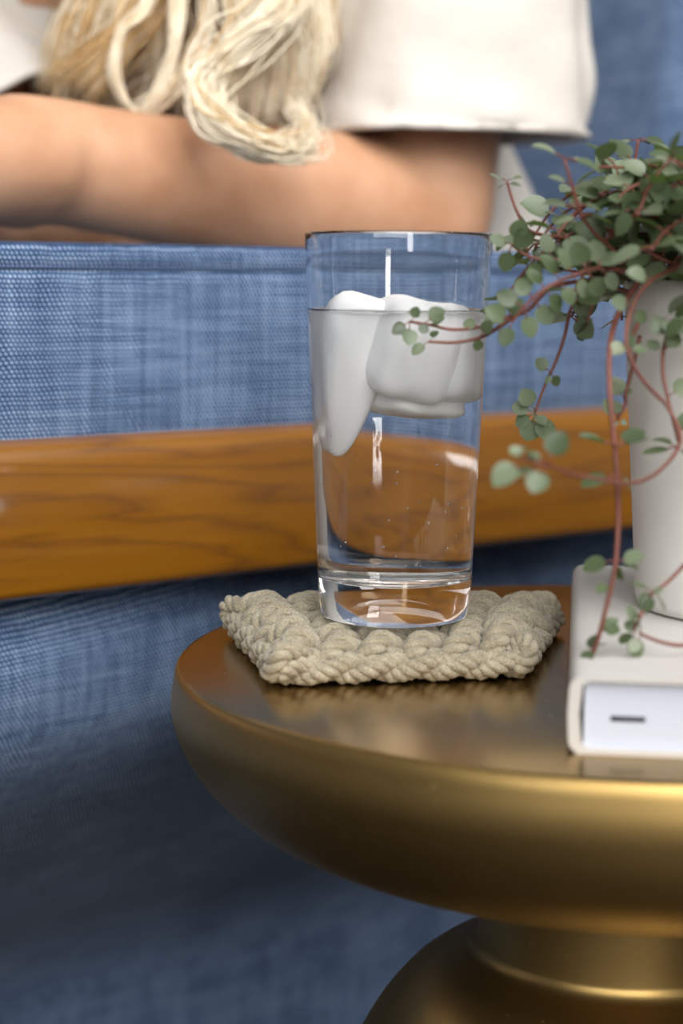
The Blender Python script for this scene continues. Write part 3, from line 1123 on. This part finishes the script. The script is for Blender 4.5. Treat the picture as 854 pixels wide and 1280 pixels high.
sx = (shL - shR).normalized()
sx.z = 0
sx.normalize()
sy = Vector((-sx.y, sx.x, 0))
Z = Vector((0, 0, 1))
tor = [(mid + Z * .075, sx * .062, sy * .055), (mid + Z * .055, sx * .12, sy * .068), (mid + Z * .01, sx * .175, sy * .088), (mid.lerp(hips, .25), sx * .178, sy * .108), (mid.lerp(hips, .5) + sx * .022, sx * .175, sy * .112), (mid.lerp(hips, .8) + sx * .025, sx * .172, sy * .120), (hips + Z * .02, sx * .172, sy * .132), (hips - Z * .05, sx * .17, sy * .132)]
loft(ring_path(tor, 6), 'shirt_body', M['shirt'], shirt, 56, 0.002, 0.05, 3.0)
# near sleeve: hem edge nearly level, loose around the upper arm
hemc = P(566, 166, 1.03)
hx = (P(726, 172, 1.055) - P(404, 160, 1.0)) * 0.5
hy = Vector((-hx.y, hx.x, 0)).normalized() * 0.062
sl = [(shL + Vector((-.03, .02, .055)), hx.normalized() * .035, hy.normalized() * .04),
      (shL + Vector((-.012, 0, .035)), hx.normalized() * .062, hy.normalized() * .058),
      (shL.lerp(hemc, .3), hx.normalized() * .070, hy * 1.05),
      (shL.lerp(hemc, .65), hx * 0.97, hy * 1.08), (shL.lerp(hemc, .9), hx * 0.98, hy), (hemc, hx * 1.0, hy * 0.98), (hemc - Z * .001, hx * 1.01, hy)]
sv = loft(ring_path(sl, 6), 'sleeve', M['shirt'], shirt, 64, 0.003, 0.12, 0.0)
d = (elR - shR)
he = shR + d * 0.93
ax = d.cross(Z).normalized()
ay = d.normalized().cross(ax)
sl = [(shR + Vector((.03, 0, .05)), ax * .03, ay * .03), (shR + Vector((0, 0, .012)), ax * .058, ay * .06), (shR + d * .35, ax * .06, ay * .064), (shR + d * .6, ax * .062, ay * .066), (he, ax * .064, ay * .068)]
loft(ring_path(sl, 6), 'sleeve', M['shirt'], shirt, 48, 0.003, 0.06, 5.0)

# hair: many thin locks falling from the scalp in front of the chest
HV, HF, hmi = [], [], []
rnd = random.Random(5)


def lock(pts, n, spread, r, dark=0.0, taper=True):
    for k in range(n):
        off = Vector((rnd.gauss(0, 1), rnd.gauss(0, 1), rnd.gauss(0, 1))) * spread
        jit = [Vector((rnd.gauss(0, 1), rnd.gauss(0, 1), rnd.gauss(0, 1))) * spread * 0.30 for _ in pts]
        q = smooth_path([Vector(p) + off * (0.55 + 0.45 * math.cos(i * 1.1 + k)) + jit[i] for i, p in enumerate(pts)], 5)
        m = len(q)
        rad = [r * (0.55 + 0.45 * math.sin(math.pi * min(1, 0.15 + i / m))) * (1.0 if i < m * .8 else max(.25, (m - i) / (m * .2))) for i in range(m)]
        f0 = len(HF)
        tube_data([p for p in q], rad, 4, HV, HF)
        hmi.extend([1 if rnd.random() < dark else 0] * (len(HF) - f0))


crown = hp(0, .02, .118)


def part(x, k=1.0):
    """keep locks at chin height to either side of the face"""
    dx = x - 240
    return x + k * (math.copysign(max(abs(dx), 165), dx if abs(dx) > 1 else 1) - dx)



for k in range(120):     # falling in front and to both sides
    s = rnd.random()
    x0 = 95 + 320 * s
    dz = rnd.uniform(0, 1)
    yb = rnd.uniform(60, 190)
    dep = 0.965 + 0.07 * dz + 0.02 * abs(s - .5)
    side = hp((s - .5) * -.17, rnd.uniform(-.06, .03), rnd.uniform(.0, .07))
    wv = rnd.uniform(-22, 22)
    pts = [crown.lerp(side, .15) + HM @ Vector((0, 0, .004)), crown.lerp(side, .6) + HM @ Vector(((s - .5) * -.05, .0, .035)), side + HM @ Vector(((s - .5) * -.03, 0, 0)), P(part(x0 - 20), -480, dep + .06), P(part(x0 + wv, .6), -260, dep + .03), P(x0 - wv, -70, dep + .005), P(x0 - 12 + wv * .8, 40, dep), P(x0 - 18 - wv * .5 - 25 * (1 - s), yb, dep + .004)]
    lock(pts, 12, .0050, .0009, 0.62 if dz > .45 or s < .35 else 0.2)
for k in range(70):      # back of the head
    a = rnd.uniform(0, 2 * math.pi)
    sd_ = hp(.085 * math.cos(a), -.03 - .075 * abs(math.sin(a)), .0)
    pts = [crown, crown.lerp(sd_, .5) + HM @ Vector((.02 * math.cos(a), -.03, .035)), sd_, sd_ + Vector((0, .02, -.10)), sd_ + Vector((rnd.uniform(-.02, .02), .04, -.2))]
    lock(pts, 5, .005, .0022, 0.4)
B_ = lambda pts: [crown, hp(math.copysign(.072, 240 - pts[0][0]), .02, .06), P(part(pts[0][0]), -480, pts[0][2] + .03)] + [P(*p) for p in pts[1:]]
lock(B_([(215, -420, 1.0), (215, -150, .955), (186, 0, .935), (152, 40, .93), (142, 88, .93), (156, 125, .93), (172, 140, .932)]), 40, .0021, .00055, 0.05)
lock(B_([(235, -420, 1.0), (228, -150, .96), (222, 0, .94), (218, 55, .935), (206, 100, .933), (186, 130, .932), (168, 142, .934)]), 44, .0028, .0006, 0.05)
lock(B_([(265, -420, 1.0), (262, -150, .96), (262, 0, .94), (248, 60, .935), (220, 110, .934), (180, 145, .935)]), 48, .0034, .0006, 0.15)
for dx, dd, nn in ((0, 0, 14), (14, .006, 12), (-6, -.004, 10), (26, .010, 9)):
    lock(B_([(360, -420, .99), (370, -150, .94), (350 + dx, 0, .90 + dd), (298 + dx, 52, .886 + dd), (256 + dx, 88, .88 + dd), (248 + dx, 122, .876 + dd), (272 + dx * .7, 158, .872 + dd), (318, 182, .870 + dd), (358, 190, .871 + dd), (382, 178, .875 + dd), (384, 158, .882 + dd), (370 - dx * .3, 132, .888 + dd)]), nn * 5, .0040, .0006, 0.04)
for x, yb in ((300, 150), (320, 165), (340, 150), (362, 140), (380, 130), (392, 120), (398, 95), (285, 120), (310, 130), (350, 100)):
    lock(B_([(x - 10, -420, .99), (x + 5, -150, .955), (x, 0, .93), (x + 6, 60, .925), (x - 4, yb, .925)]), 36, .0040, .0006, 0.15)
for x, yb in ((185, 118), (170, 110), (200, 130), (150, 100)):
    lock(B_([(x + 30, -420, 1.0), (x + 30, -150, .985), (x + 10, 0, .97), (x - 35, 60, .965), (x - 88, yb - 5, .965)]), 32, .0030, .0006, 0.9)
hm = mesh('hair', [v - PO for v in HV], HF, M['hair'])
hm.materials.append(M['hair_dark'])
hm.polygons.foreach_set('material_index', hmi)
tag(link('hair', hm, person), 'long pale blonde wavy hair', kind='stuff')
# trousers over the legs
V, Fc = [], []
for kn in (kneeL, kneeR):
    limb([(hips - Z * .01, .108), (hips.lerp(kn, .5), .088), (kn, .068), (kn + Vector((.08, .16, -.01)), .060), (kn + Vector((.16, .30, -.025)), .046)])
remeshed('trousers', [v - PO for v in V], Fc, M['jeans'], 0.008, person, 4)
